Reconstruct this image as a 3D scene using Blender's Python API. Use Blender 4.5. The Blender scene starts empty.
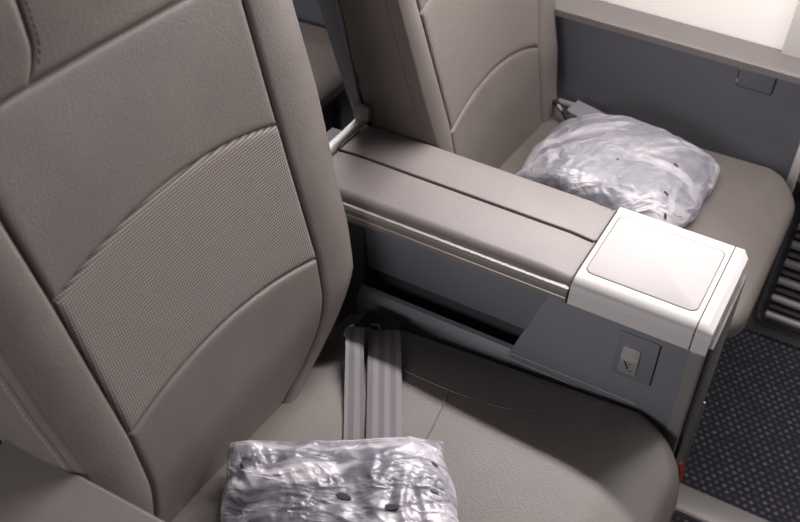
import bpy, bmesh, math, random
from mathutils import Vector, Matrix, noise
from mathutils.bvhtree import BVHTree
S = 0.8                       # survey units -> metres
ZF = 0.12                     # floor is 0.12 survey units below the survey zero
sc = bpy.context.scene
COL = sc.collection
def W(p): return Vector((p[0]*S, p[1]*S, (p[2]+ZF)*S))

# ------------------------------------------------------------------ materials
def new_mat(name):
    m = bpy.data.materials.new(name); m.use_nodes = True
    nt = m.node_tree; b = nt.nodes['Principled BSDF']
    return m, nt, b
def plain(name, col, rough=.5, metal=0, bump=0, bscale=400, spec=.5, coat=0, var=0):
    m, nt, b = new_mat(name)
    b.inputs['Base Color'].default_value = (*col, 1)
    b.inputs['Roughness'].default_value = rough
    b.inputs['Metallic'].default_value = metal
    b.inputs['Specular IOR Level'].default_value = spec
    b.inputs['Coat Weight'].default_value = coat
    tc = nt.nodes.new('ShaderNodeTexCoord')
    if bump:
        n = nt.nodes.new('ShaderNodeTexNoise'); n.inputs['Scale'].default_value = bscale; n.inputs['Detail'].default_value = 3
        nt.links.new(tc.outputs['Object'], n.inputs['Vector'])
        bp = nt.nodes.new('ShaderNodeBump'); bp.inputs['Strength'].default_value = bump; bp.inputs['Distance'].default_value = .001
        nt.links.new(n.outputs['Fac'], bp.inputs['Height']); nt.links.new(bp.outputs['Normal'], b.inputs['Normal'])
    if var:
        n = nt.nodes.new('ShaderNodeTexNoise'); n.inputs['Scale'].default_value = 9; n.inputs['Detail'].default_value = 5
        nt.links.new(tc.outputs['Object'], n.inputs['Vector'])
        r = nt.nodes.new('ShaderNodeMapRange'); r.inputs['To Min'].default_value = 1-var; r.inputs['To Max'].default_value = 1+var
        nt.links.new(n.outputs['Fac'], r.inputs['Value'])
        h = nt.nodes.new('ShaderNodeHueSaturation'); h.inputs['Color'].default_value = (*col, 1)
        nt.links.new(r.outputs['Result'], h.inputs['Value']); nt.links.new(h.outputs['Color'], b.inputs['Base Color'])
    return m
def leather(name, col, rough=.5, bump=.3):
    m, nt, b = new_mat(name)
    N, L = nt.nodes, nt.links
    b.inputs['Roughness'].default_value = rough
    b.inputs['Specular IOR Level'].default_value = .45
    tc = N.new('ShaderNodeTexCoord')
    v = N.new('ShaderNodeTexVoronoi'); v.inputs['Scale'].default_value = 520; v.feature = 'F1'
    n = N.new('ShaderNodeTexNoise'); n.inputs['Scale'].default_value = 260; n.inputs['Detail'].default_value = 5
    n2 = N.new('ShaderNodeTexNoise'); n2.inputs['Scale'].default_value = 14; n2.inputs['Detail'].default_value = 4
    for x in (v, n, n2): L.new(tc.outputs['Object'], x.inputs['Vector'])
    a = N.new('ShaderNodeMath'); a.operation = 'ADD'; L.new(v.outputs['Distance'], a.inputs[0]); L.new(n.outputs['Fac'], a.inputs[1])
    bp = N.new('ShaderNodeBump'); bp.inputs['Strength'].default_value = bump; bp.inputs['Distance'].default_value = .0008
    L.new(a.outputs[0], bp.inputs['Height']); L.new(bp.outputs['Normal'], b.inputs['Normal'])
    r = N.new('ShaderNodeMapRange'); r.inputs['From Min'].default_value = .3; r.inputs['From Max'].default_value = .7
    r.inputs['To Min'].default_value = .93; r.inputs['To Max'].default_value = 1.07
    L.new(n2.outputs['Fac'], r.inputs['Value'])
    h = N.new('ShaderNodeHueSaturation'); h.inputs['Color'].default_value = (*col, 1)
    L.new(r.outputs['Result'], h.inputs['Value']); L.new(h.outputs['Color'], b.inputs['Base Color'])
    return m
def woven(name, ca, cb, p=.0037, q=.0037):
    m, nt, b = new_mat(name); N, L = nt.nodes, nt.links
    b.inputs['Roughness'].default_value = .75; b.inputs['Specular IOR Level'].default_value = .3
    uv = N.new('ShaderNodeUVMap'); sep = N.new('ShaderNodeSeparateXYZ'); L.new(uv.outputs['UV'], sep.inputs['Vector'])
    def wave(sock, per, ph=0):
        a = N.new('ShaderNodeMath'); a.operation = 'MULTIPLY_ADD'; a.inputs[1].default_value = 2*math.pi/per; a.inputs[2].default_value = ph
        L.new(sock, a.inputs[0])
        s = N.new('ShaderNodeMath'); s.operation = 'SINE'; L.new(a.outputs[0], s.inputs[0]); return s.outputs[0]
    sx = wave(sep.outputs['X'], q); sy = wave(sep.outputs['Y'], p)
    a = N.new('ShaderNodeMath'); a.operation = 'MULTIPLY_ADD'; L.new(sy, a.inputs[0]); a.inputs[1].default_value = 1.5; L.new(sx, a.inputs[2])
    r = N.new('ShaderNodeMapRange'); r.inputs['From Min'].default_value = -1.9; r.inputs['From Max'].default_value = 1.9
    L.new(a.outputs[0], r.inputs['Value'])
    mx = N.new('ShaderNodeMixRGB'); mx.inputs[1].default_value = (*ca, 1); mx.inputs[2].default_value = (*cb, 1)
    L.new(r.outputs['Result'], mx.inputs[0]); L.new(mx.outputs[0], b.inputs['Base Color'])
    bp = N.new('ShaderNodeBump'); bp.inputs['Strength'].default_value = .6; bp.inputs['Distance'].default_value = .001
    L.new(r.outputs['Result'], bp.inputs['Height']); L.new(bp.outputs['Normal'], b.inputs['Normal'])
    return m
def webbing(name, ca, cb, per=.0155):
    m, nt, b = new_mat(name); N, L = nt.nodes, nt.links
    b.inputs['Roughness'].default_value = .55
    uv = N.new('ShaderNodeUVMap'); sep = N.new('ShaderNodeSeparateXYZ'); L.new(uv.outputs['UV'], sep.inputs['Vector'])
    a = N.new('ShaderNodeMath'); a.operation = 'MULTIPLY'; a.inputs[1].default_value = 2*math.pi/per; L.new(sep.outputs['X'], a.inputs[0])
    s = N.new('ShaderNodeMath'); s.operation = 'SINE'; L.new(a.outputs[0], s.inputs[0])
    r = N.new('ShaderNodeMapRange'); r.inputs['From Min'].default_value = -.35; r.inputs['From Max'].default_value = .35; L.new(s.outputs[0], r.inputs['Value'])
    mx = N.new('ShaderNodeMixRGB'); mx.inputs[1].default_value = (*ca, 1); mx.inputs[2].default_value = (*cb, 1)
    L.new(r.outputs['Result'], mx.inputs[0]); L.new(mx.outputs[0], b.inputs['Base Color'])
    a2 = N.new('ShaderNodeMath'); a2.operation = 'MULTIPLY'; a2.inputs[1].default_value = 2*math.pi/.0016; L.new(sep.outputs['Y'], a2.inputs[0])
    s2 = N.new('ShaderNodeMath'); s2.operation = 'SINE'; L.new(a2.outputs[0], s2.inputs[0])
    bp = N.new('ShaderNodeBump'); bp.inputs['Strength'].default_value = .3; bp.inputs['Distance'].default_value = .0005
    L.new(s2.outputs[0], bp.inputs['Height']); L.new(bp.outputs['Normal'], b.inputs['Normal'])
    return m
def carpet(name):
    m, nt, b = new_mat(name); N, L = nt.nodes, nt.links
    b.inputs['Roughness'].default_value = .95; b.inputs['Specular IOR Level'].default_value = .1
    tc = N.new('ShaderNodeTexCoord'); sep = N.new('ShaderNodeSeparateXYZ'); L.new(tc.outputs['Object'], sep.inputs['Vector'])
    def math_(op, a, bb=None, c=None):
        n = N.new('ShaderNodeMath'); n.operation = op
        for i, x in enumerate((a, bb, c)):
            if x is None: continue
            if isinstance(x, (int, float)): n.inputs[i].default_value = x
            else: L.new(x, n.inputs[i])
        return n.outputs[0]
    jn = N.new('ShaderNodeTexNoise'); jn.inputs['Scale'].default_value = 60; L.new(tc.outputs['Object'], jn.inputs['Vector'])
    jx = math_('MULTIPLY_ADD', jn.outputs['Fac'], .006, sep.outputs['X'])
    jy = math_('MULTIPLY_ADD', jn.outputs['Fac'], .004, sep.outputs['Y'])
    px, py = CP
    row = math_('DIVIDE', jy, py); ri = math_('FLOOR', row)
    off = math_('MULTIPLY', math_('MODULO', ri, 2.0), .5)
    col = math_('ADD', math_('DIVIDE', jx, px), off); ci = math_('FLOOR', col)
    fx = math_('SUBTRACT', math_('FRACT', col), .5); fy = math_('SUBTRACT', math_('FRACT', row), .5)
    fx2 = math_('MULTIPLY', fx, 1.5); fy2 = math_('MULTIPLY', fy, 1.25)
    d = math_('SQRT', math_('ADD', math_('MULTIPLY', fx2, fx2), math_('MULTIPLY', fy2, fy2)))
    dot = N.new('ShaderNodeMapRange'); dot.inputs['From Min'].default_value = .5; dot.inputs['From Max'].default_value = .22
    L.new(d, dot.inputs['Value'])
    wn = N.new('ShaderNodeTexWhiteNoise'); wn.noise_dimensions = '2D'
    cv = N.new('ShaderNodeCombineXYZ'); L.new(ci, cv.inputs[0]); L.new(ri, cv.inputs[1]); L.new(cv.outputs[0], wn.inputs['Vector'])
    br = math_('MULTIPLY', dot.outputs['Result'], math_('MULTIPLY_ADD', wn.outputs['Value'], .7, .3))
    mx = N.new('ShaderNodeMixRGB'); mx.inputs[1].default_value = (.027, .026, .033, 1); mx.inputs[2].default_value = (.135, .128, .145, 1)
    L.new(br, mx.inputs[0])
    fn = N.new('ShaderNodeTexNoise'); fn.inputs['Scale'].default_value = 700; L.new(tc.outputs['Object'], fn.inputs['Vector'])
    hs = N.new('ShaderNodeHueSaturation'); L.new(mx.outputs[0], hs.inputs['Color'])
    L.new(math_('MULTIPLY_ADD', fn.outputs['Fac'], 1.2, .4), hs.inputs['Value'])
    L.new(hs.outputs['Color'], b.inputs['Base Color'])
    bp = N.new('ShaderNodeBump'); bp.inputs['Strength'].default_value = .8; bp.inputs['Distance'].default_value = .003
    L.new(math_('ADD', dot.outputs['Result'], math_('MULTIPLY', fn.outputs['Fac'], .4)), bp.inputs['Height']); L.new(bp.outputs['Normal'], b.inputs['Normal'])
    return m
CP = (.0150, .0125)
def film(name, dark, light, lo, hi, fscale, rough=.32):
    """thin creased polythene: single layers show the contents, folded-over layers are milky"""
    m, nt, b = new_mat(name); N, L = nt.nodes, nt.links
    out = N['Material Output']; tc = N.new('ShaderNodeTexCoord')
    def noise_(scale, det, rough_, dist, vec):
        n = N.new('ShaderNodeTexNoise'); n.inputs['Scale'].default_value = scale; n.inputs['Detail'].default_value = det
        n.inputs['Roughness'].default_value = rough_; n.inputs['Distortion'].default_value = dist; L.new(vec, n.inputs['Vector']); return n.outputs['Fac']
    def rng(v, a, b_, c, d):
        r = N.new('ShaderNodeMapRange'); r.inputs['From Min'].default_value = a; r.inputs['From Max'].default_value = b_
        r.inputs['To Min'].default_value = c; r.inputs['To Max'].default_value = d; L.new(v, r.inputs['Value']); return r.outputs['Result']
    def mth(op, a, b_):
        n = N.new('ShaderNodeMath'); n.operation = op
        for i, x in enumerate((a, b_)):
            if isinstance(x, (int, float)): n.inputs[i].default_value = x
            else: L.new(x, n.inputs[i])
        return n.outputs[0]
    mr = N.new('ShaderNodeMapping'); mr.inputs['Rotation'].default_value = (0, 0, -.5); L.new(tc.outputs['Object'], mr.inputs['Vector'])
    mp = N.new('ShaderNodeMapping'); mp.inputs['Scale'].default_value = (.45, 1.0, 1.0)
    L.new(mr.outputs[0], mp.inputs['Vector']); P = mp.outputs[0]
    layers = rng(noise_(fscale, 3, .6, 1.6, P), .46, .56, 0, 1)
    fold = rng(noise_(fscale*1.7, 4, .6, 2.2, tc.outputs['Object']), .44, .60, 0, 1)
    alpha = rng(mth('ADD', mth('MULTIPLY', layers, .6), mth('MULTIPLY', fold, .4)), 0, 1, lo, hi)
    mx = N.new('ShaderNodeMixRGB'); mx.inputs[1].default_value = (*dark, 1); mx.inputs[2].default_value = (*light, 1); L.new(layers, mx.inputs[0])
    L.new(mx.outputs[0], b.inputs['Base Color'])
    # creases: thin ridges along the zero lines of stretched noise, at two sizes
    def ridge(scale, vec, dist, w):
        f = mth('ABSOLUTE', mth('SUBTRACT', noise_(scale, 2, .5, dist, vec), .5), 0); return rng(f, 0, w, 1, 0)
    h = mth('ADD', mth('MULTIPLY', ridge(16, P, .6, .07), 1.0), mth('MULTIPLY', ridge(46, P, .7, .08), .40))
    h = mth('ADD', h, mth('MULTIPLY', noise_(120, 3, .6, .4, P), .22))
    bp = N.new('ShaderNodeBump'); bp.inputs['Strength'].default_value = .75; bp.inputs['Distance'].default_value = .0022; L.new(h, bp.inputs['Height'])
    b.inputs['Roughness'].default_value = .45; b.inputs['Specular IOR Level'].default_value = .3; L.new(bp.outputs['Normal'], b.inputs['Normal'])
    gl = N.new('ShaderNodeBsdfGlossy'); gl.inputs['Roughness'].default_value = rough; gl.inputs['Color'].default_value = (.95, .93, .97, 1); L.new(bp.outputs['Normal'], gl.inputs['Normal'])
    tr = N.new('ShaderNodeBsdfTransparent'); tr.inputs['Color'].default_value = (.93, .93, .96, 1)
    m1 = N.new('ShaderNodeMixShader'); L.new(alpha, m1.inputs[0]); L.new(tr.outputs[0], m1.inputs[1]); L.new(b.outputs[0], m1.inputs[2])
    m2 = N.new('ShaderNodeMixShader'); m2.inputs[0].default_value = .05; L.new(m1.outputs[0], m2.inputs[1]); L.new(gl.outputs[0], m2.inputs[2])
    L.new(m2.outputs[0], out.inputs['Surface'])
    return m

M = {}
LEA = (.158, .137, .127)
M['leather'] = leather('seat leather', LEA, .50)
M['leather_far'] = M['leather']
M['armpad'] = leather('armrest leather', (.172, .149, .144), .48, .2)
M['leather_dark'] = leather('headrest leather', (.130, .110, .098), .5)
M['seam'] = plain('seam thread', (.15, .125, .11), .5)
M['stitch'] = plain('light stitching', (.42, .37, .32), .6)
M['woven'] = woven('woven insert', (.070, .058, .052), (.36, .318, .30))
M['woven_far'] = woven('woven insert seen from afar', (.16, .136, .125), (.215, .183, .168))
M['blue'] = plain('blue grey plastic', (.175, .178, .204), .45, bump=.25, bscale=900)
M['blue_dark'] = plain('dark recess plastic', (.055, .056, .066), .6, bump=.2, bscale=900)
M['greytop'] = plain('grey ledge plastic', (.145, .130, .127), .5, bump=.15, bscale=900)
M['frame'] = plain('grey painted frame', (.20, .19, .185), .38, bump=.1, bscale=900)
M['front'] = plain('dark grey front plastic', (.085, .082, .082), .5, bump=.3, bscale=500)
M['silver'] = plain('satin silver trim', (.215, .195, .182), .45, metal=.1)
M['silver_hi'] = plain('bright trim bead', (.50, .46, .43), .4, metal=.2)
M['latch'] = plain('latch metal', (.50, .47, .46), .30, metal=.5)
M['white'] = plain('white satin plastic', (.58, .55, .55), .5, spec=.3)
M['inlay'] = plain('white table inlay', (.43, .405, .41), .55, spec=.25)
M['gap'] = plain('joint line', (.10, .08, .06), .7)
M['black'] = plain('black plastic', (.012, .012, .013), .5)
M['wall'] = plain('cabin wall lining', (.88, .84, .81), .6)
M['wall2'] = plain('cabin wall reveal', (.62, .59, .55), .6)
M['dado'] = plain('dado panel plastic', (.25, .235, .24), .5, bump=.2, bscale=700)
M['slat'] = plain('vent slat', (.40, .37, .38), .4)
M['carpet'] = carpet('woven carpet')
M['metal'] = plain('brushed aluminium', (.33, .31, .305), .38, metal=.5, bump=.1)
M['belt'] = webbing('belt webbing', (.155, .140, .150), (.235, .212, .225))
M['belt2'] = plain('belt cover', (.22, .21, .235), .5)
M['red'] = plain('red webbing', (.42, .012, .012), .5)
M['blanket'] = plain('wrapped blanket', (.07, .073, .095), .9, bump=.5, bscale=500, var=.35)
M['blanket_l'] = plain('wrapped pale blanket', (.36, .36, .41), .9, bump=.5, bscale=500, var=.25)
M['film'] = film('clear film', (.30, .29, .345), (.60, .57, .62), .42, .93, 8)
M['film_w'] = film('milky film', (.34, .335, .39), (.54, .52, .56), .65, .95, 8, .36)
mg, ntg, bg = new_mat('green indicator'); bg.inputs['Base Color'].default_value = (.05, .8, .3, 1)
bg.inputs['Emission Color'].default_value = (.15, 1, .45, 1); bg.inputs['Emission Strength'].default_value = 3; M['led'] = mg

# ------------------------------------------------------------------ builders
def props(o, label=None, cat=None, group=None, kind=None):
    if label: o['label'] = label
    if cat: o['category'] = cat
    if group: o['group'] = group
    if kind: o['kind'] = kind
    return o
def empty(name, loc, label=None, cat=None, group=None, kind=None):
    o = bpy.data.objects.new(name, None); COL.objects.link(o); o.empty_display_size = .05
    o.location = W(loc); return props(o, label, cat, group, kind)
class MB:
    def __init__(s): s.v = []; s.f = []; s.uv = []; s.mi = []
    def grid(s, fn, nu, nv, closeu=False, mi=0, flip=False):
        b = len(s.v); cu = nu if closeu else nu+1
        for j in range(nv+1):
            for i in range(cu):
                r = fn(i/nu, j/nv)
                if len(r) == 2: p, uv = r
                else: p, uv = r, (0, 0)
                s.v.append(Vector(p)); s.uv.append(uv)
        for j in range(nv):
            for i in range(nu):
                a = b+j*cu+i; c = b+j*cu+(i+1) % cu
                q = (a, c, c+cu, a+cu)
                s.f.append(q[::-1] if flip else q); s.mi.append(mi)
        return b
    def poly(s, pts, mi=0):
        b = len(s.v)
        for p in pts: s.v.append(Vector(p)); s.uv.append((p[0], p[1]))
        s.f.append(tuple(range(b, b+len(pts)))); s.mi.append(mi)
    def prism(s, prof, x0, x1, axis=0, mi=0, smooth_ends=0):
        """closed profile (list of 2-tuples) extruded along an axis"""
        def mk(x, p):
            if axis == 0: return (x, p[0], p[1])
            if axis == 1: return (p[0], x, p[1])
            return (p[0], p[1], x)
        n = len(prof); b = len(s.v)
        for x in (x0, x1):
            for p in prof: s.v.append(Vector(mk(x, p))); s.uv.append((x, p[0]))
        for i in range(n):
            j = (i+1) % n; s.f.append((b+i, b+j, b+n+j, b+n+i)); s.mi.append(mi)
        s.f.append(tuple(b+i for i in range(n))[::-1]); s.mi.append(mi)
        s.f.append(tuple(b+n+i for i in range(n))); s.mi.append(mi)
    def tube(s, pts, r, n=8, mi=0, flat=1.0, caps=True):
        pts = [Vector(p) for p in pts]; b = len(s.v); up = Vector((0, 0, 1))
        for k, p in enumerate(pts):
            t = (pts[min(k+1, len(pts)-1)]-pts[max(k-1, 0)]).normalized()
            a = t.cross(up)
            if a.length < 1e-3: a = t.cross(Vector((1, 0, 0)))
            a.normalize(); c = a.cross(t)
            for i in range(n):
                an = 2*math.pi*i/n; s.v.append(p+a*math.cos(an)*r+c*math.sin(an)*r*flat); s.uv.append((0, 0))
        for k in range(len(pts)-1):
            for i in range(n):
                j = (i+1) % n; s.f.append((b+k*n+i, b+k*n+j, b+(k+1)*n+j, b+(k+1)*n+i)); s.mi.append(mi)
        if caps:
            s.f.append(tuple(b+i for i in range(n))); s.mi.append(mi)
            e = b+(len(pts)-1)*n; s.f.append(tuple(e+i for i in range(n))[::-1]); s.mi.append(mi)
    def build(s, name, mats, parent=None, smooth=True, bevel=0, seg=2, angle=40, weld=True):
        me = bpy.data.meshes.new(name)
        org = parent_world(parent) if parent else Vector((0, 0, 0))
        me.from_pydata([W(v)-org for v in s.v], [], s.f); me.update()
        uvl = me.uv_layers.new(name='UVMap')
        for l in me.loops:
            u = s.uv[l.vertex_index]; uvl.data[l.index].uv = (u[0]*S, u[1]*S)
        if not isinstance(mats, (list, tuple)): mats = [mats]
        for m in mats: me.materials.append(m)
        for p, mi in zip(me.polygons, s.mi): p.material_index = mi
        bm = bmesh.new(); bm.from_mesh(me)
        if weld: bmesh.ops.remove_doubles(bm, verts=bm.verts, dist=1e-6)
        bmesh.ops.recalc_face_normals(bm, faces=bm.faces)
        if bevel:
            es = [e for e in bm.edges if len(e.link_faces) == 2 and e.calc_face_angle(0) > math.radians(30)]
            bmesh.ops.bevel(bm, geom=es, offset=bevel*S, segments=seg, profile=.5, affect='EDGES', clamp_overlap=True)
        bm.to_mesh(me); bm.free()
        if smooth:
            for p in me.polygons: p.use_smooth = True
            me.set_sharp_from_angle(angle=math.radians(angle))
        o = bpy.data.objects.new(name, me); COL.objects.link(o)
        if parent: o.parent = parent
        else:
            c = sum((v.co for v in me.vertices), Vector())/len(me.vertices); c.z = min(v.co.z for v in me.vertices)
            me.transform(Matrix.Translation(-c)); o.location = c
        return o
def parent_world(o):
    p = Vector(o.location)
    while o.parent: o = o.parent; p += o.location
    return p
def box(mb, x0, x1, y0, y1, z0, z1, mi=0):
    mb.prism([(y0, z0), (y1, z0), (y1, z1), (y0, z1)], x0, x1, 0, mi)
def rrect(x0, x1, y0, y1, r, n=6, rs=None):
    """rounded rectangle outline; rs = radii for (x1y1, x0y1, x0y0, x1y0)"""
    rs = rs or (r,)*4; out = []
    for k, (cx, cy, sx, sy) in enumerate(((x1, y1, 1, 1), (x0, y1, -1, 1), (x0, y0, -1, -1), (x1, y0, 1, -1))):
        rr = rs[k]; c = (cx-sx*rr, cy-sy*rr)
        for i in range(n+1):
            a = math.pi/2*(k+i/n); out.append((c[0]+rr*math.cos(a), c[1]+rr*math.sin(a)))
    return out
def sm(a, b, x):
    t = max(0, min(1, (x-a)/(b-a))); return t*t*(3-2*t)
def interp(tab, x):
    if x <= tab[0][0]: return tab[0][1]
    for (a, va), (b, vb) in zip(tab, tab[1:]):
        if x <= b: return va+(vb-va)*(x-a)/(b-a)
    return tab[-1][1]

# ------------------------------------------------------------------ seats
def make_seat(name, label, x0, slope, z0, yc, seamL, seamR, outL, outR, mt, mbt, head, cush, top=1.36, detail=1.0, group=None, rec=.030):
    """x0,z0: a point of the back's face plane; all tables give y as a function of survey z on that plane"""
    root = empty(name, (x0-.02, yc, -ZF), label, 'seat', group)
    nrm = math.hypot(1, slope); n = Vector((1/nrm, 0, slope/nrm))
    def F(y, z, d):            # point on the face plane at height z, pushed out by d
        d -= rec*sm(.60, .46, z)
        return Vector((x0-slope*(z-z0), y, z))+n*d
    zb = .40
    def uvof(y, z): return (y, (z-z0)*nrm)
    puff, sg = .008, .0030
    def panel(mbd, yl, yr, zlo, zhi, nu, nv, base, puffv=puff):
        def fn(u, v):
            # first guess for z, then the column position, then the curve heights there
            z = zlo(0)*(1-v)+zhi(0)*v
            a = yl(z); b_ = yr(z); y = a+(b_-a)*u
            z = zlo(y)*(1-v)+zhi(y)*v
            a = yl(z); b_ = yr(z); y = a+(b_-a)*u
            d = min(u*(b_-a), (1-u)*(b_-a), v*(zhi(y)-zlo(y))*nrm, (1-v)*(zhi(y)-zlo(y))*nrm)
            return F(y, z, base(y, z)+puffv*(1-math.exp(-d/sg))-.002), uvof(y, z)
        # denser rows next to the seams
        def warp(t): return t if False else .5-.5*math.cos(math.pi*t)
        mbd.grid(lambda u, v: fn(warp(u), warp(v)), nu, nv)
    SL = lambda z: interp(seamL, z); SR = lambda z: interp(seamR, z)
    OL = lambda z: interp(outL, z); OR = lambda z: interp(outR, z)
    k = lambda v: (lambda y: v)
    hollow = lambda y, z: -.008*max(0, 1-((y-yc)/.24)**2)
    MT = lambda y: interp(mt, y-yc if y else 0); MBf = lambda y: interp(mbt, y-yc if y else 0)
    nU = int(60*detail); nV = int(46*detail)
    # smooth the curve tables
    def spl(tab):
        def f(y):
            x = (y-yc) if y else 0
            n_ = len(tab); s = 0
            for i in range(n_):
                t = tab[i][1]
                for j in range(n_):
                    if j != i: t *= (x-tab[j][0])/(tab[i][0]-tab[j][0])
                s += t
            return s
        return f
    MT = spl(mt); MBf = spl(mbt)
    HD = lambda y: head+.002-.040*((y or yc)-(yc-.2))
    b = MB()
    panel(b, SL, SR, k(zb), MBf, nU, nV, hollow)
    panel(b, SL, SR, MT, HD, nU, nV, hollow)
    bol = lambda side: (lambda y, z: 0)
    # bolsters: face rolls back towards the outer seam
    def bolster(inner, outer, sgn):
        def fn(u, v):
            z = zb+(top-zb)*v
            a = inner(z); o = outer(z); y = a+(o-a)*u
            w = abs(o-a); d = u*w
            roll = -.010*sm(.90, 1.0, u)
            fl = .005*math.sin(math.pi*min(1, u*1.15))
            return F(y, z, puff*(1-math.exp(-d/sg))-.002+roll+fl-.004*math.exp(-(1-u)*w/.004)), uvof(y, z)
        b.grid(fn, int(30*detail), int(70*detail))
        def side(u, v):
            z = zb+(top-zb)*v; o = outer(z)
            bulge = .004*math.sin(math.pi*min(1, u*1.2))
            return F(o+sgn*bulge, z, -.0065-.1225*u), uvof(o+.1*u, z)
        b.grid(side, 10, 40)
    bolster(SL, OL, -1); bolster(SR, OR, 1)
    # back closing face
    def back(u, v):
        z = zb+(top-zb)*v; l, r = OL(z), OR(z)
        return F(l+(r-l)*u, z, -.129), uvof(l+(r-l)*u, z)
    b.grid(back, 4, 30)
    def cap(u, v, zz):
        l, r = OL(zz), OR(zz)
        return F(l+(r-l)*u, zz, -.004-.125*v), (u, v)
    b.grid(lambda u, v: cap(u, v, top), 4, 3); b.grid(lambda u, v: cap(u, v, zb), 4, 3)
    br = b.build('backrest', M['leather'], root, angle=70, weld=True)
    f = MB(); panel(f, SL, SR, MBf, MT, nU, nV, lambda y, z: hollow(y, z)+.001)
    f.build('woven_panel', M['woven'] if detail >= 1 else M['woven_far'], br, angle=70)
    # headrest pad above the back panel
    h = MB()
    wing = .132
    WG = lambda z: SL(head)+wing-.028*(1-min(1, max(0, z-head)/.05))**2
    panel(h, WG, SR, HD, k(top), nU, nV, lambda y, z: -.006+.012*sm(head, head+.12, z), .012)
    panel(h, SL, WG, HD, k(top), 24, nV, lambda y, z: .004+.010*sm(head, head+.12, z), .013)
    hd = h.build('headrest', M['leather_dark'], root, angle=70)
    st = MB()
    for off in (-.010, .010):
        z = head+.02
        while z < top-.01:
            y = SL(head)+wing+off-.028*(1-min(1, (z-head)/.05))**2
            st.tube([F(y, z, .012+.010*sm(head, head+.12, z)), F(y, z+.006, .012+.010*sm(head, head+.12, z))], .0012, 5)
            z += .009
    if detail >= 1: st.build('stitching', M['leather_dark'], hd)
    # stitching next to the outer seams
    for outer, sgn in ((OL, -1), (OR, 1)):
        st = MB()
        z = .46
        while z < top-.02:
            y = outer(z)+sgn*.0018
            p = F(y, z, -.016); q = F(y, z+.0045, -.016)
            st.tube([p, q], .0010, 5); z += .0075
        st.build('stitching', M['stitch'] if detail >= 1 else M['seam'], br)
    # hard shell behind the back
    sh = MB()
    prof = []
    def shell(u, v):
        z = .20+(top-.18)*v
        l, r = OL(z)-.004, OR(z)+.004
        # u runs round a flattened U
        ds = interp([(.66, -.143), (.95, -.112)], z)
        if u < .2: y = l; d = ds+(-.155-ds)*(u/.2)
        elif u > .8: y = r; d = ds+(-.155-ds)*((1-u)/.2)
        else: y = l+(r-l)*(u-.2)/.6; d = -.155-.012*math.sin(math.pi*(u-.2)/.6)
        return F(y, z, d)
    sh.grid(shell, 30, 20)
    so = sh.build('back_shell', M['blue'], root, angle=50)
    mod = so.modifiers.new('t', 'SOLIDIFY'); mod.thickness = .006; mod.offset = 0
    # cushion
    c = MB(); cx0, cx1, cy0, cy1, rad = cush['x0'], cush['x1'], cush['y0'], cush['y1'], cush['r']
    ztab = cush['z']
    NR = 96
    def outline(inset):
        return rrect(cx0+inset, cx1-inset, cy0+inset, cy1-inset, 0, 23,
                     rs=[max(.004, q-inset) for q in (cush.get('rf', rad), .03, .03, cush.get('rn', rad))])
    rows = []
    H = cush.get('H', .17); R = cush.get('edge', .035); RF = .05
    def ztop(x, y):
        cen = (y-(cy0+cy1)/2)/((cy1-cy0)/2)
        return interp(ztab, x)-.008*abs(cen)**3-(cush['drop'](x, y) if 'drop' in cush else 0)
    def addring(ins, dz):
        return [(p[0], p[1], ztop(p[0], p[1])+dz) for p in outline(ins)]
    rows.append(addring(.05, -H)); rows.append(addring(.028, -H+.006)); rows.append(addring(.012, -H+.018)); rows.append(addring(.003, -H+.034)); rows.append(addring(0, -R-.02))
    for i in range(9):
        a = math.pi/2*i/8; rows.append(addring(R*(1-math.cos(a)), -R+R*math.sin(a)))
    half = min(cx1-cx0, cy1-cy0)/2
    for i in range(1, 15): rows.append(addring(R+(half-R-.005)*i/14, 0))
    n_ = len(rows[0]); base = 0
    for r in rows:
        for p in r: c.v.append(Vector(p)); c.uv.append((p[0], p[1]))
    for j in range(len(rows)-1):
        for i in range(n_):
            k2 = (i+1) % n_; c.f.append((j*n_+i, j*n_+k2, (j+1)*n_+k2, (j+1)*n_+i)); c.mi.append(0)
    c.f.append(tuple((len(rows)-1)*n_+i for i in range(n_))); c.mi.append(0)
    c.f.append(tuple(range(n_))[::-1]); c.mi.append(0)
    co = c.build('seat_cushion', M['leather'], root, angle=60)
    bvh = BVHTree.FromPolygons(c.v, c.f)
    def surf_z(x, y):
        hit = bvh.ray_cast(Vector((x, y, 1)), Vector((0, 0, -1)))[0]
        return hit.z if hit else ztop(x, y)
    for pts in cush.get('seams', []):
        sb = MB(); q = []
        for a_, b_ in zip(pts, pts[1:]):
            for i in range(6):
                t = i/6; q.append((a_[0]+(b_[0]-a_[0])*t, a_[1]+(b_[1]-a_[1])*t))
        q.append(pts[-1])
        for _ in range(3): q = [q[0]]+[((q[i-1][0]+2*q[i][0]+q[i+1][0])/4, (q[i-1][1]+2*q[i][1]+q[i+1][1])/4) for i in range(1, len(q)-1)]+[q[-1]]
        sb.tube([(x, y, surf_z(x, y)+.0006) for x, y in q], .0013, 6)
        sb.build('seam', M['armpad'], co)
    # plinth under the cushion
    p = MB(); box(p, cx0+.05, cx1-.10, cy0+.04, cy1-.04, -ZF, .32)
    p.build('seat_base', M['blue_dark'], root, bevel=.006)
    return root, F, ztop

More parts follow.
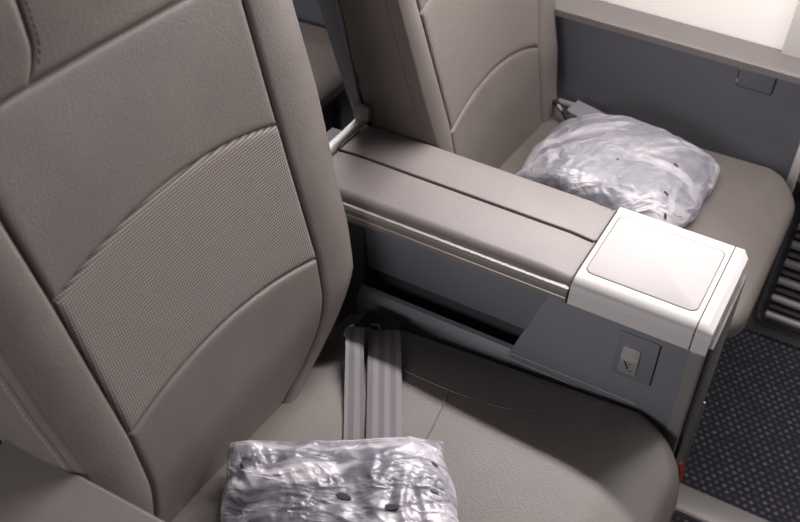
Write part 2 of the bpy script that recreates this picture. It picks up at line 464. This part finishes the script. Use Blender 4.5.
sL = [(.40, .600), (.48, .612), (.55, .625), (.60, .633), (.68, .634), (.80, .624), (.914, .615), (1.035, .602), (1.36, .580)]
sR = [(.40, .86), (.46, .93), (.475, .965), (.49, 1.008), (.505, 1.030), (.53, 1.054), (.56, 1.070), (.60, 1.083), (.655, 1.092), (.86, 1.092), (1.09, 1.096), (1.36, 1.100)]
oL = [(.40, .585), (.48, .568), (.60, .552), (.70, .543), (.73, .539), (.80, .528), (.89, .519), (1.36, .485)]
oR = [(.40, .90), (.46, .985), (.475, 1.025), (.49, 1.066), (.505, 1.096), (.525, 1.124), (.555, 1.154), (.591, 1.182), (.625, 1.190), (.667, 1.198), (.748, 1.202), (.903, 1.213), (1.054, 1.210), (1.36, 1.19)]
def near_drop(x, y):
    ys = interp([(-.45, 1.108), (-.36, 1.125), (-.30, 1.165), (-.23, 1.225), (-.15, 1.262)], x)
    if y <= ys: return 0
    return interp([(-.7, .092), (-.6, .078), (-.45, .060), (-.34, .030), (-.24, .012), (-.15, 0)], x)*((y-ys)/(1.262-ys))**1.2 if ys < 1.26 else 0
near, FN, ztN = make_seat('airline_seat', 'brown-grey leather cabin seat with ribbed woven back panel, nearest the camera on the left',
    -.665, .28, .48, .86, sL, sR, oL, oR,
    [(-.245, .912), (-.10, .932), (.05, .934), (.232, .900)], [(-.226, .684), (-.06, .700), (.09, .692), (.232, .662)], 1.146,
    dict(x0=-.74, H=.12, x1=-.056, y0=.60, y1=1.262, r=.10, rn=.10, rf=.120, edge=.030, drop=near_drop,
         z=[(-.8, .496), (-.67, .491), (-.60, .478), (-.52, .466), (-.30, .462), (-.17, .455), (-.11, .440), (-.075, .425), (-.03, .385)],
         seams=[[(-.55, 1.104), (-.45, 1.108), (-.36, 1.125), (-.30, 1.165), (-.25, 1.215), (-.23, 1.235)], [(-.462, 1.108), (-.448, 1.02), (-.44, .80), (-.445, .66)]]))
def shifted(tab, f): return [(z, f(y)) for z, y in tab]
fsL = [(.40, 1.560), (.60, 1.566), (.65, 1.570), (.91, 1.540), (1.36, 1.50)]
fsR = [(.40, 1.985), (.60, 1.997), (.72, 2.030), (.90, 2.05), (1.36, 2.09)]
foL = [(.40, 1.512), (.62, 1.508), (.75, 1.490), (.953, 1.472), (1.36, 1.45)]
foR = [(.40, 2.070), (.451, 2.082), (.578, 2.102), (.662, 2.107), (.70, 2.128), (.80, 2.14), (1.36, 2.14)]
far, FF, ztF = make_seat('airline_seat', 'brown-grey leather cabin seat across the armrest console, beside the cabin wall',
    -.665, .28, .48, 1.79, fsL, fsR, foL, foR,
    [(-.25, .885), (-.10, .915), (.10, .918), (.25, .888)], [(-.22, .638), (-.03, .664), (.10, .655), (.22, .622)], 1.14,
    dict(H=.066, x0=-.74, x1=-.070, y0=1.505, y1=2.112, r=.09, rn=.15, rf=.085, edge=.018,
         drop=lambda x, y: .032*sm(-.47, -.58, x)*sm(1.93, 2.09, y),
         z=[(-.8, .460), (-.60, .462), (-.46, .474), (-.33, .470), (-.2, .455), (-.12, .434), (-.03, .385)], seams=[[(-.585, 1.56), (-.590, 1.80), (-.60, 2.0), (-.60, 2.06)]]), detail=.8, rec=.010)

# ------------------------------------------------------------------ console between the seats
con = empty('center_console', (-.45, 1.383, -ZF), 'wide armrest console with leather pads and white cocktail table between the two seats', 'armrest console')
def pad(y0, y1, rn, rf, x0, x1, name='armrest_pad'):
    """leather pad: rounded section swept along x, corners rounded in plan by shrinking the end sections"""
    zt, zb = .652, .622; m = MB()
    def sec(ins, drop):
        out = []
        a0, a1 = y0+ins, y1-ins
        zz = zt-drop
        out.append((a0, zb))
        for i in range(9):
            a = math.pi/2*i/8; out.append((a0+rn*(1-math.cos(a)), zz-rn*(1-math.sin(a))*(zt-zb-drop)/max(rn, .001)*.95 if rn > .02 else zz-rn*(1-math.sin(a))))
        for i in range(7):
            a = math.pi/2*i/6; out.append((a1-rf*(1-math.sin(a)), zz-rf*(1-math.cos(a))))
        out.append((a1, zb)); return out
    xs = []
    re = .004
    for i in range(6): a = math.pi/2*i/5; xs.append((x0+re*(1-math.sin(a)), re*(1-math.cos(a))))
    for i in range(1, 12): xs.append((x0+re+(x1-x0-2*re)*i/12, 0))
    for i in range(6): a = math.pi/2*i/5; xs.append((x1-re*(1-math.cos(a)), re*(1-math.sin(a))))
    n = len(sec(0, 0)); b = len(m.v)
    for x, q in xs:
        for p in sec(0, q): m.v.append(Vector((x, p[0], p[1]))); m.uv.append((x, p[0]))
    for k in range(len(xs)-1):
        for i in range(n):
            j = (i+1) % n; m.f.append((k*n+i, k*n+j, (k+1)*n+j, (k+1)*n+i)); m.mi.append(0)
    m.f.append(tuple(range(n))); m.mi.append(0); m.f.append(tuple((len(xs)-1)*n+i for i in range(n))); m.mi.append(0)
    return m.build(name, M['armpad'], con, angle=50)
XE = -.858
pad(1.264, 1.3870, .026, .0025, XE, -.3345)
pad(1.3930, 1.499, .0025, .012, XE, -.3345)
m = MB(); box(m, XE, -.334, 1.30, 1.47, .600, .640); m.build('pad_base', M['black'], con)
# silver rail under the pads
m = MB()
m.prism([(1.300, .609), (1.262, .609), (1.2585, .612), (1.2585, .6205), (1.2615, .6225), (1.2615, .6255), (1.257, .6275), (1.257, .636), (1.262, .640), (1.300, .640)], -.80, -.334)
rail = m.build('side_rail', M['silver'], con, angle=25)
m = MB(); m.tube([(-.80, 1.2585, .6235), (-.335, 1.2585, .6235)], .0016, 6); m.build('rail_bead', M['silver_hi'], rail)
m = MB(); m.prism([(1.50, .609), (1.507, .609), (1.507, .632), (1.50, .632)], -.85, -.334); m.build('side_rail', M['silver'], con)
# white end strip next to the seat backs
m = MB()
m.prism([(1.262, .615), (1.262, .640), (1.27, .655), (1.492, .655), (1.503, .645), (1.503, .615)], -.880, -.862)
m.build('end_strip', plain('bright white plastic', (.85, .82, .80), .4), con, bevel=.005, seg=3)
m = MB(); m.tube([(-.762, 1.262, .6065), (-.762, 1.2535, .6065)], .0032, 10); m.build('indicator_light', M['led'], con)
# box body
m = MB()
m.prism([(-.100, -ZF+.01), (-.118, .609), (-.366, .609), (-.419, .443), (-.419, -ZF+.01)], 1.2655, 1.49, axis=1)
body = m.build('console_body', M['blue'], con, bevel=.002)
m = MB(); m.prism([(1.280, .609), (1.306, .470), (1.495, .470), (1.495, .609)], -.88, -.30); m.build('upper_panel', M['blue'], con, bevel=.002)
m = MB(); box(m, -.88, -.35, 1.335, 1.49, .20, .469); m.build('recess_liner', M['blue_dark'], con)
# lower ledge, running the whole length with a fine raised bead
m = MB()
m.prism([(1.284, .20), (1.2665, .20), (1.2645, .426), (1.2665, .431), (1.2740, .4435), (1.284, .4445)], -.735, -.415)
m.build('lower_ledge', M['blue'], con, angle=30)
m = MB(); m.tube([(-.733, 1.2655, .4285), (-.42, 1.2655, .4285), (-.28, 1.2655, .426), (-.180, 1.2655, .422)], .0017, 6)
m.build('ledge_bead', M['frame'], con)
m = MB(); m.tube([(-.415, 1.2655, .442)]+[(-.415+.235*i/8, 1.2655, .4425+.001*i/8) for i in range(1, 9)], .0016, 6)
m.build('panel_crease', M['frame'], con)
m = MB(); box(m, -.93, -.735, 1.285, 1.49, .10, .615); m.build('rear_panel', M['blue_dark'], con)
# latch plate
m = MB(); pl = rrect(-.235, -.166, .498, .596, .004, 3)
m.prism(pl, 1.2625, 1.268, axis=1)
lp = m.build('latch_plate', M['blue'], con, bevel=.0012)
m = MB(); box(m, -.1665, -.1640, 1.2640, 1.2665, .500, .594); m.build('plate_shadow_gap', M['black'], lp)
m = MB(); m.prism(rrect(-.2235, -.1925, .5105, .570, .004, 4), 1.2585, 1.266, axis=1)
la = m.build('latch', M['latch'], lp, bevel=.001)
m = MB(); m.prism([(1.2590, .551), (1.2530, .5475), (1.2535, .544), (1.2590, .5425)], -.2225, -.1935); m.build('latch_lip', M['silver_hi'], la)
m = MB()
m.tube([(-.2145, 1.2580, .5375), (-.2075, 1.2580, .524)], .0013, 6); m.tube([(-.2085, 1.2580, .5345), (-.2035, 1.2580, .5345)], .0007, 5)
m.tube([(-.2060, 1.2580, .519), (-.1990, 1.2580, .521)], .0008, 5); m.build('latch_mark', M['black'], la)
# white cap
def capprof(zb=.610, grow=0.0):
    y0, y1, zt = 1.2625-grow, 1.5015+grow, .656+grow
    out = [(y0, zb)]
    for i in range(5): out.append((y0+.0005*i, zb+.004+.0045*i))
    for i in range(1, 11):
        a = math.pi/2*i/10; out.append((y0+.002+.026*(1-math.cos(a)), zt-.022*(1-math.sin(a))))
    for i in range(9): a = math.pi/2*i/8; out.append((y1-.006*(1-math.sin(a)), zt-.006*(1-math.cos(a))))
    out.append((y1, zb)); return out
m = MB(); m.prism(capprof(), -.3315, -.1235)
cap = m.build('console_cap', M['white'], con, angle=30, bevel=0)
m = MB(); m.tube([(-.331, 1.2655, .6345), (-.1235, 1.2655, .6345)], .0016, 6); m.build('cap_bead', M['white'], cap)
m = MB(); m.prism(rrect(-.3235, -.1310, 1.300, 1.4755, .014, 6), .6555, .6563, axis=2); m.build('inlay_gap', M['gap'], cap)
m = MB(); m.prism(rrect(-.3220, -.1325, 1.3015, 1.4740, .013, 6), .6555, .6570, axis=2); m.build('table_inlay', M['inlay'], cap, bevel=.0006)
# seam and front end piece
m = MB(); m.prism(capprof(.62, -.0012), -.1240, -.1205); m.build('cap_joint', M['gap'], con)
m = MB(); cp = capprof(.610); n = len(cp)
for x, dy, dz in ((-.1210, 0, 0), (-.1060, 0, 0), (-.0955, .016, .006)):
    for y, z in cp:
        m.v.append(Vector((x, min(y, 1.5015-dy) if dy else y, min(z, .656-dz)))); m.uv.append((0, 0))
for k in range(2):
    for q in range(n):
        t = (q+1) % n; m.f.append((k*n+q, k*n+t, (k+1)*n+t, (k+1)*n+q)); m.mi.append(0)
m.f.append(tuple(range(n))); m.mi.append(0); m.f.append(tuple(range(2*n, 3*n))); m.mi.append(0)
m.build('end_cap', M['white'], con, angle=25)
m = MB()
m.prism([(1.2625, -ZF), (1.2625, .6095), (1.5015, .6095), (1.5015, -ZF)], -.1210, -.0955)
ff = m.build('front_frame', M['frame'], con, bevel=.004, seg=3)
m = MB(); m.prism(rrect(1.278, 1.486, -.06, .595, .01, 4), -.0970, -.0955, axis=0) if False else box(m, -.0960, -.0885, 1.290, 1.497, -.05, .604)
m.build('front_panel', M['front'], con, bevel=.001)
m = MB(); m.tube([(-.0875, 1.5010, .27), (-.0875, 1.5010, -.08)], .003, 6); m.build('edge_strip', M['silver_hi'], con)

# ------------------------------------------------------------------ near armrest (left of frame)
arm = empty('armrest', (-.5, .45, -ZF), 'grey leather aisle armrest at the lower left, beside the nearest seat', 'armrest')
m = MB()
prof = []
y0, y1, zt, zb = .31, .545, .700, .630
for i in range(9): a = math.pi/2*i/8; prof.append((y1-.007*(1-math.cos(a)), zt-.007*(1-math.sin(a))))
for i in range(9): a = math.pi/2*i/8; prof.append((y0+.03*(1-math.sin(a)), zt-.03*(1-math.cos(a))))
prof += [(y0, zb), (y1, zb)]
m.prism(prof, -.845, -.30)
m.build('armrest_pad', M['armpad'], arm, bevel=.004, seg=3, angle=50)
m = MB(); box(m, -.84, -.31, .325, .535, -.05, .632); m.build('armrest_body', M['blue'], arm, bevel=.004)

# ------------------------------------------------------------------ wall side console (outboard armrest)
def side_console(dx, label):
    r = empty('side_console', (-.45+dx, 2.18, -ZF), label, 'armrest console', None)
    m = MB(); y0, y1 = 2.112, 2.205
    m.prism([(y0, .648), (y0+.002, .662), (y0+.008, .666), (y1, .666), (y1, .648)], -.76+dx, .20+dx)
    m.build('ledge', M['greytop'], r, angle=25)
    m = MB(); m.prism([(2.142, .649), (2.122, -.05), (2.19, -.05), (2.19, .649)], -.76+dx, -.112+dx); m.build('side_panel', M['blue'], r)
    m = MB(); m.prism([(2.142, .649), (2.136, .40), (2.19, .40), (2.19, .649)], -.111+dx, .195+dx); m.build('forward_panel', M['blue'], r)
    m = MB(); m.prism([(2.116, .36), (2.122, .515), (2.136, .515), (2.13, .36)], -.112+dx, -.092+dx); m.build('end_trim', M['white'], r, bevel=.004)
    m = MB(); m.prism(rrect(-.283, -.201, .590, .648, .008, 4), 2.1370, 2.15, axis=1)
    for i in range(len(m.v)): m.v[i].x += dx
    m.build('flap_gap', M['black'], r)
    m = MB(); m.prism(rrect(-.2805, -.2035, .5925, .648, .007, 4), 2.1350, 2.15, axis=1)
    for i in range(len(m.v)): m.v[i].x += dx
    fl = m.build('cover_flap', M['blue'], r, bevel=.001)
    m = MB(); box(m, -.2830+dx, -.2800+dx, 2.1340, 2.138, .600, .609); box(m, -.2830+dx, -.2800+dx, 2.1340, 2.138, .633, .644)
    m.build('hinge_pin', M['silver_hi'], fl)
    return r
side_console(0, 'grey-topped side console running along the cabin wall past the far seat')

# ------------------------------------------------------------------ row behind, seen through the gap
DX = -1.12
def copy_tree(o, parent=None, d=None):
    c = o.copy(); COL.objects.link(c); c.parent = parent
    if parent is None and d: c.location = o.location+d
    for ch in [q for q in bpy.data.objects if q.parent == o and q != c]: copy_tree(ch, c)
    return c
r2 = copy_tree(far, None, Vector((DX*S, 0, 0)))
r2['label'] = 'seat of the row behind, its cushion seen through the gap between the seat backs'
side_console(-1.03, 'blue-grey side console of the row behind, seen through the gap at the top')

# ------------------------------------------------------------------ bracket at the foot of the far seat back
m = MB(); box(m, -.873, -.838, 1.472, 1.484, .668, .700)
o = m.build('hinge_bracket', M['silver'], None, bevel=.003)
props(o, 'small pale metal bracket at the foot of the far seat back', 'bracket')

# ------------------------------------------------------------------ belts
def strap(mb, pts, w, th=.0022, side=None):
    """flat band along pts (centre line); side = width direction"""
    pts = [Vector(p) for p in pts]; acc = 0; b = len(mb.v)
    for k, p in enumerate(pts):
        t = (pts[min(k+1, len(pts)-1)]-pts[max(k-1, 0)]).normalized()
        if k: acc += (p-pts[k-1]).length
        sd = Vector(side) if side else Vector((1, 0, 0)); sd = (sd-t*sd.dot(t)).normalized()
        up = sd.cross(t).normalized()
        for j, (q, h) in enumerate(((-.5, -1), (-.25, -1), (0, -1), (.25, -1), (.5, -1), (.5, 1), (.25, 1), (0, 1), (-.25, 1), (-.5, 1))):
            mb.v.append(p+sd*q*w+up*h*th/2); mb.uv.append((q*w, acc))
    for k in range(len(pts)-1):
        for i in range(10):
            j = (i+1) % 10; mb.f.append((b+k*10+i, b+k*10+j, b+(k+1)*10+j, b+(k+1)*10+i)); mb.mi.append(0)
    e = b+(len(pts)-1)*10
    mb.f.append(tuple(b+i for i in range(10))); mb.mi.append(0); mb.f.append(tuple(e+i for i in range(10))[::-1]); mb.mi.append(0)
def on(x, y, h=.004): return (x, y, ztN(x, y)+h)
bt = empty('seat_belt', (-.60, 1.10, .45), 'grey-violet lap belt with two strap layers lying on the nearest cushion, going under the bag', 'seat belt')
def lerp2(a, b, t): return (a[0]+(b[0]-a[0])*t, a[1]+(b[1]-a[1])*t)
A0, A1, B0, B1 = (-.662, 1.150), (-.545, .925), (-.600, 1.150), (-.510, .945)
m = MB(); strap(m, [on(*lerp2((-.672, 1.148), (-.532, .909), i/10), .004) for i in range(11)], .032, side=(.865, .505, 0)); m.build('belt_webbing', M['belt'], bt)
m = MB(); strap(m, [on(*lerp2((-.637, 1.194), (-.490, .934), i/10), .007) for i in range(11)], .058, side=(.865, .505, 0)); m.build('belt_webbing', M['belt'], bt)
m = MB(); m.prism(rrect(-.690, -.615, 1.165, 1.228, .012, 4), .420, .448, axis=2)
bk = m.build('belt_anchor', M['black'], bt, bevel=.005)
m = MB(); m.tube([(-.665, 1.192, .449), (-.652, 1.196, .452), (-.643, 1.19, .449)], .0025, 6); m.build('anchor_clip', M['frame'], bk)
m = MB(); m.tube([(-.690, 1.172, .452), (-.693, 1.155, .455), (-.688, 1.140, .452)], .003, 6)
m.build('belt_tag', plain('pale tag', (.55, .52, .38), .5), bt)

fb = empty('seat_belt', (-.62, 2.05, .46), 'grey lap belt tucked at the rear corner of the far seat by the wall panel', 'seat belt')
m = MB(); m.tube([(-.664, 2.090, .444), (-.62, 2.090, .444), (-.575, 2.088, .442)], .0095, 10, flat=.8); m.build('belt_sleeve', M['belt2'], fb)
m = MB(); strap(m, [(-.62, 2.060, .463), (-.57, 2.045, .464), (-.50, 2.02, .466)], .045, side=(0, 1, .2)); m.build('belt_webbing', M['belt2'], fb)
m = MB(); m.tube([(-.680, 2.040, .466), (-.655, 2.040, .470), (-.625, 2.02, .468), (-.598, 1.985, .466)], .0085, 8, flat=.8); bk = m.build('belt_buckle', M['black'], fb)
m = MB(); m.tube([(-.642, 2.020, .478), (-.627, 2.008, .476)], .0035, 6); m.build('buckle_clip', M['silver_hi'], bk)

# ------------------------------------------------------------------ bagged blankets
def bag(name, label, cx, cy, z0, ux, lu, lv, h, mats, seed, holes, floorfn, lean=None, cat='bag', pw=7, shear=0):
    root = empty(name, (cx, cy, z0), label, cat)
    U = Vector((math.cos(ux), math.sin(ux), 0)); V = Vector((math.sin(ux), -math.cos(ux), 0))
    def shape(hh, grow, amp, fine, sd):
        mb = MB(); N = 150 if fine else 60
        def plan(u, v):
            # rounded, slightly irregular outline
            e = .018*noise.noise(Vector((u*2.2, v*2.2, sd)))
            pin = 1-.05*(u*v)**2
            pu = u*pin*(lu/2+grow)+e*.7; pv = v*pin*(lv/2+grow)+e*.5
            return (pu-shear*pv, pv)
        def fn(sgn):
            def g(a, b):
                u, v = 2*a-1, 2*b-1
                # concentrate samples near the rim
                u = math.sin(u*math.pi/2); v = math.sin(v*math.pi/2)
                pu, pv = plan(u, v)
                env = max(0, (1-abs(u)**pw))**.5*max(0, (1-abs(v)**pw))**.5*(1-.35*abs(u)**3)*(1-.35*abs(v)**3)
                p = Vector((cx, cy, 0))+U*pu+V*pv
                fz = floorfn(p.x, p.y)+.009
                if sgn < 0: z = fz+.0005+(.10*h)*(1-env)*.6
                else:
                    q = Vector((pu*9, pv*9, sd))
                    big = noise.noise(q*.9)*.5
                    warp = Vector((noise.noise(q*1.3+Vector((5, 0, 0))), noise.noise(q*1.3+Vector((0, 7, 0))), 0))*.9
                    rid = 1-abs(noise.noise(Vector((pu*13+pv*5, pv*8-pu*4, sd+3))+warp*.8))*3
                    rid2 = 1-abs(noise.noise(Vector((pu*34+pv*16, pv*20-pu*24, sd+9))+warp*1.6))*3
                    w = amp*(1.1*big+.36*rid+(.14*rid2 if fine else 0))
                    edge = min(1, env*1.6)
                    z = fz+.0005+(.10*h)*(1-env)*.6+hh*env+w*(.25+.75*edge)*min(1, (1-abs(u))*14+.0)*min(1, (1-abs(v))*14)
                    if lean: z += lean(p, env)
                p.z = z
                return p, (pu, pv)
            return g
        mb.grid(fn(1), N, N); mb.grid(fn(-1), N, N)
        return mb, fn(1)
    inner, _ = shape(h*.80, -.020, .012, False, seed)
    io = inner.build('blanket', mats[0], root, angle=80)
    outer, top = shape(h, 0, .010, True, seed)
    fo = outer.build('plastic_film', mats[1], root, angle=80)
    for k, (a, b, rr, an) in enumerate(holes):
        hb = MB()
        # a small torn vent following the film surface
        cu, cv = math.asin(2*a-1)/(math.pi/2)*.5+.5, math.asin(2*b-1)/(math.pi/2)*.5+.5
        e = .004
        p0 = top(cu, cv)[0]; pa = top(cu+e, cv)[0]-p0; pb = top(cu, cv+e)[0]-p0
        nn = pb.cross(pa).normalized()
        if nn.z < 0: nn = -nn
        ax = (U*math.cos(an)+V*math.sin(an)); ax = (ax-nn*ax.dot(nn)).normalized(); ay = nn.cross(ax)
        pts = []
        for i in range(12):
            t = 2*math.pi*i/12; r = rr*(1+.25*noise.noise(Vector((math.cos(t)*2, math.sin(t)*2, k+seed))))
            pts.append(p0+nn*.0012+ax*math.cos(t)*r*1.5+ay*math.sin(t)*r*.7)
        low = [p-nn*.003 for p in pts]
        b0 = len(hb.v)
        for p in pts+low: hb.v.append(p); hb.uv.append((0, 0))
        hb.f.append(tuple(range(12))); hb.mi.append(0); hb.f.append(tuple(range(12, 24))[::-1]); hb.mi.append(0)
        for i in range(12): j = (i+1) % 12; hb.f.append((i, j, 12+j, 12+i)); hb.mi.append(0)
        hb.build('vent_hole', M['black'], fo)
    return root
def lean_near(p, env):
    # the rear left corner rides up against the seat back
    face = -.665-.28*(.50-.48)
    return max(0, (-.60-p.x))*.3
bag('wrapped_blanket', 'dark blanket in a crumpled clear plastic bag on the nearest seat cushion',
    -.467, .767, .46, math.radians(38.5), .352, .32, .055, (M['blanket'], M['film']), 3.0,
    [(.07, .19, .0035, 1.2), (.93, .24, .0045, .6), (.90, .42, .0045, .4), (.52, .42, .008, .5), (.70, .50, .008, .2)], ztN, lean_near, shear=.09)
bag('wrapped_pillow', 'milky plastic bag with a pillow inside, lying on the far seat cushion',
    -.428, 1.842, .46, math.radians(-4), .374, .338, .060, (M['blanket_l'], M['film_w']), 11.0,
    [(.80, .45, .004, .3), (.84, .72, .004, .2), (.50, .62, .0022, .1), (.92, .88, .005, .9)], ztF)

# ------------------------------------------------------------------ red pull strap under the seat
m = MB(); strap(m, [(-.078, 1.268, .345), (-.071, 1.266, .32), (-.071, 1.262, .29), (-.076, 1.255, .24)], .012, side=(.3, 1, 0))
o = m.build('pull_strap', M['red'], None); props(o, 'short red strap hanging at the front corner of the nearest seat cushion', 'strap')

# ------------------------------------------------------------------ setting
m = MB(); m.poly([(-3.2, -1.6, -ZF), (2.2, -1.6, -ZF), (2.2, 2.32, -ZF), (-3.2, 2.32, -ZF)]); o = m.build('floor', M['carpet'], None, smooth=False); props(o, kind='structure')
m = MB(); m.prism([(1.535, -ZF), (1.537, -ZF+.006), (1.542, -ZF+.009), (1.605, -ZF+.009), (1.612, -ZF+.006), (1.614, -ZF)], -1.0, 1.8)
o = m.build('trim_1', M['metal'], None, angle=25); props(o, kind='structure')
# cabin wall lining above the side console, curving inwards overhead
m = MB()
wp = [(2.20, .62), (2.235, .80), (2.26, 1.00), (2.27, 1.2), (2.25, 1.42), (2.17, 1.62)]
def wall(u, v):
    t = v*(len(wp)-1); i = min(int(t), len(wp)-2); f_ = t-i
    return (-3.2+5.4*u, wp[i][0]*(1-f_)+wp[i+1][0]*f_, wp[i][1]*(1-f_)+wp[i+1][1]*f_)
m.grid(wall, 1, 15); o = m.build('wall_window', M['wall'], None); props(o, kind='structure')
m = MB()
m.prism([(2.19, .66), (2.222, .82), (2.247, 1.02), (2.247, 1.2), (2.30, 1.2), (2.30, .66)], -.215, .60); o = m.build('trim_2', M['wall2'], None, bevel=.006); props(o, kind='structure')
# dado
m = MB(); m.prism([(2.196, -ZF), (2.205, .40), (2.205, .632), (2.24, .632), (2.24, -ZF)], -3.2, 2.2); o = m.build('wall_dado', M['dado'], None); props(o, kind='structure')
g = empty('air_vent', (.2, 2.195, -ZF), 'grey floor-level air vent grille with horizontal bars in the lower cabin wall', 'vent')
m = MB()
outer = rrect(-.080, .50, -.085, .34, .03, 8); innr = rrect(-.072, .492, -.077, .332, .024, 8)
n = len(outer); 
for y, ring in ((2.199, outer), (2.192, outer), (2.190, innr), (2.199, innr)):
    for p in ring: m.v.append(Vector((p[0], y, p[1]))); m.uv.append((0, 0))
for k in range(3):
    for i in range(n):
        j = (i+1) % n; m.f.append((k*n+i, k*n+j, (k+1)*n+j, (k+1)*n+i)); m.mi.append(0)
m.build('vent_frame', M['dado'], g, angle=30)
m = MB(); m.prism(rrect(-.055, .475, -.050, .305, .012, 6), 2.1925, 2.20, axis=1); m.build('vent_backing', M['black'], g)
z = -.048
while z < .28:
    m = MB(); m.prism([(2.194, z), (2.178, z+.002), (2.176, z+.012), (2.180, z+.018), (2.194, z+.018)], -.056, .476); m.build('vent_slat', M['slat'], g, angle=60)
    m = MB(); m.prism([(2.194, z+.032), (2.183, z+.033), (2.183, z+.042), (2.194, z+.043)], -.054, .474); m.build('vent_bar', M['dado'], g, angle=60)
    z += .058

# ------------------------------------------------------------------ camera
cam = bpy.data.cameras.new('camera'); co = bpy.data.objects.new('camera', cam); COL.objects.link(co)
right = Vector((.87394945, .48457313, .03743319)); down = Vector((.34411949, -.56256367, -.75173393)); fwd = Vector((-.34321151, .66985894, -.65840327))
R = Matrix((right, -down, -fwd)).transposed()
co.matrix_world = Matrix.Translation(W((0, 0, 1.80))) @ R.to_4x4()
cam.sensor_width = 36; cam.lens = 1047.71/800*36; cam.clip_start = .05
cam.dof.use_dof = True; cam.dof.focus_distance = 1.45; cam.dof.aperture_fstop = 5.2
sc.camera = co

# ------------------------------------------------------------------ light
def area(name, loc, target, sx, sy, power, col=(1, .96, .92)):
    l = bpy.data.lights.new(name, 'AREA'); l.shape = 'RECTANGLE'; l.size = sx*S; l.size_y = sy*S; l.energy = power; l.color = col
    o = bpy.data.objects.new(name, l); COL.objects.link(o); o.location = W(loc)
    d = (Vector(target)-Vector(loc)).normalized(); xax = Vector((1, 0, 0)); z = -d; x = (xax-z*xax.dot(z)).normalized(); y = z.cross(x)
    o.rotation_euler = Matrix((x, y, z)).transposed().to_euler(); return o
l = area('bin_strip_light', (-.66, 2.13, 1.45), (-.66, 1.13, 1.13), 2.0, .06, 32, (1, .95, .94)); l.data.spread = math.radians(118)
area('wall_wash_light', (-.2, 2.02, 1.36), (-.2, 2.26, 1.02), 2.6, .05, 20, (1, .95, .93))
area('cabin_side_fill', (-.8, -1.5, 1.68), (-.2, 1.6, .5), 1.4, .7, 31, (1, .97, .98))  # added fill, not a cabin fitting: lifts the panels facing the aisle side
l = area('forward_fill', (.72, 1.50, 1.75), (.66, 1.80, 0), .8, .4, 2.2, (1, .96, .95)); l.data.spread = math.radians(60)  # added narrow fill to brighten vent, lower wall and carpet; no lamp here
w = bpy.data.worlds.new('world'); sc.world = w; w.use_nodes = True
w.node_tree.nodes['Background'].inputs[0].default_value = (1, .95, .94, 1); w.node_tree.nodes['Background'].inputs[1].default_value = .060
sc.view_settings.view_transform = 'Standard'; sc.view_settings.look = 'None'; sc.view_settings.gamma = 1; sc.view_settings.exposure = -.6
sc.view_settings.use_curve_mapping = False
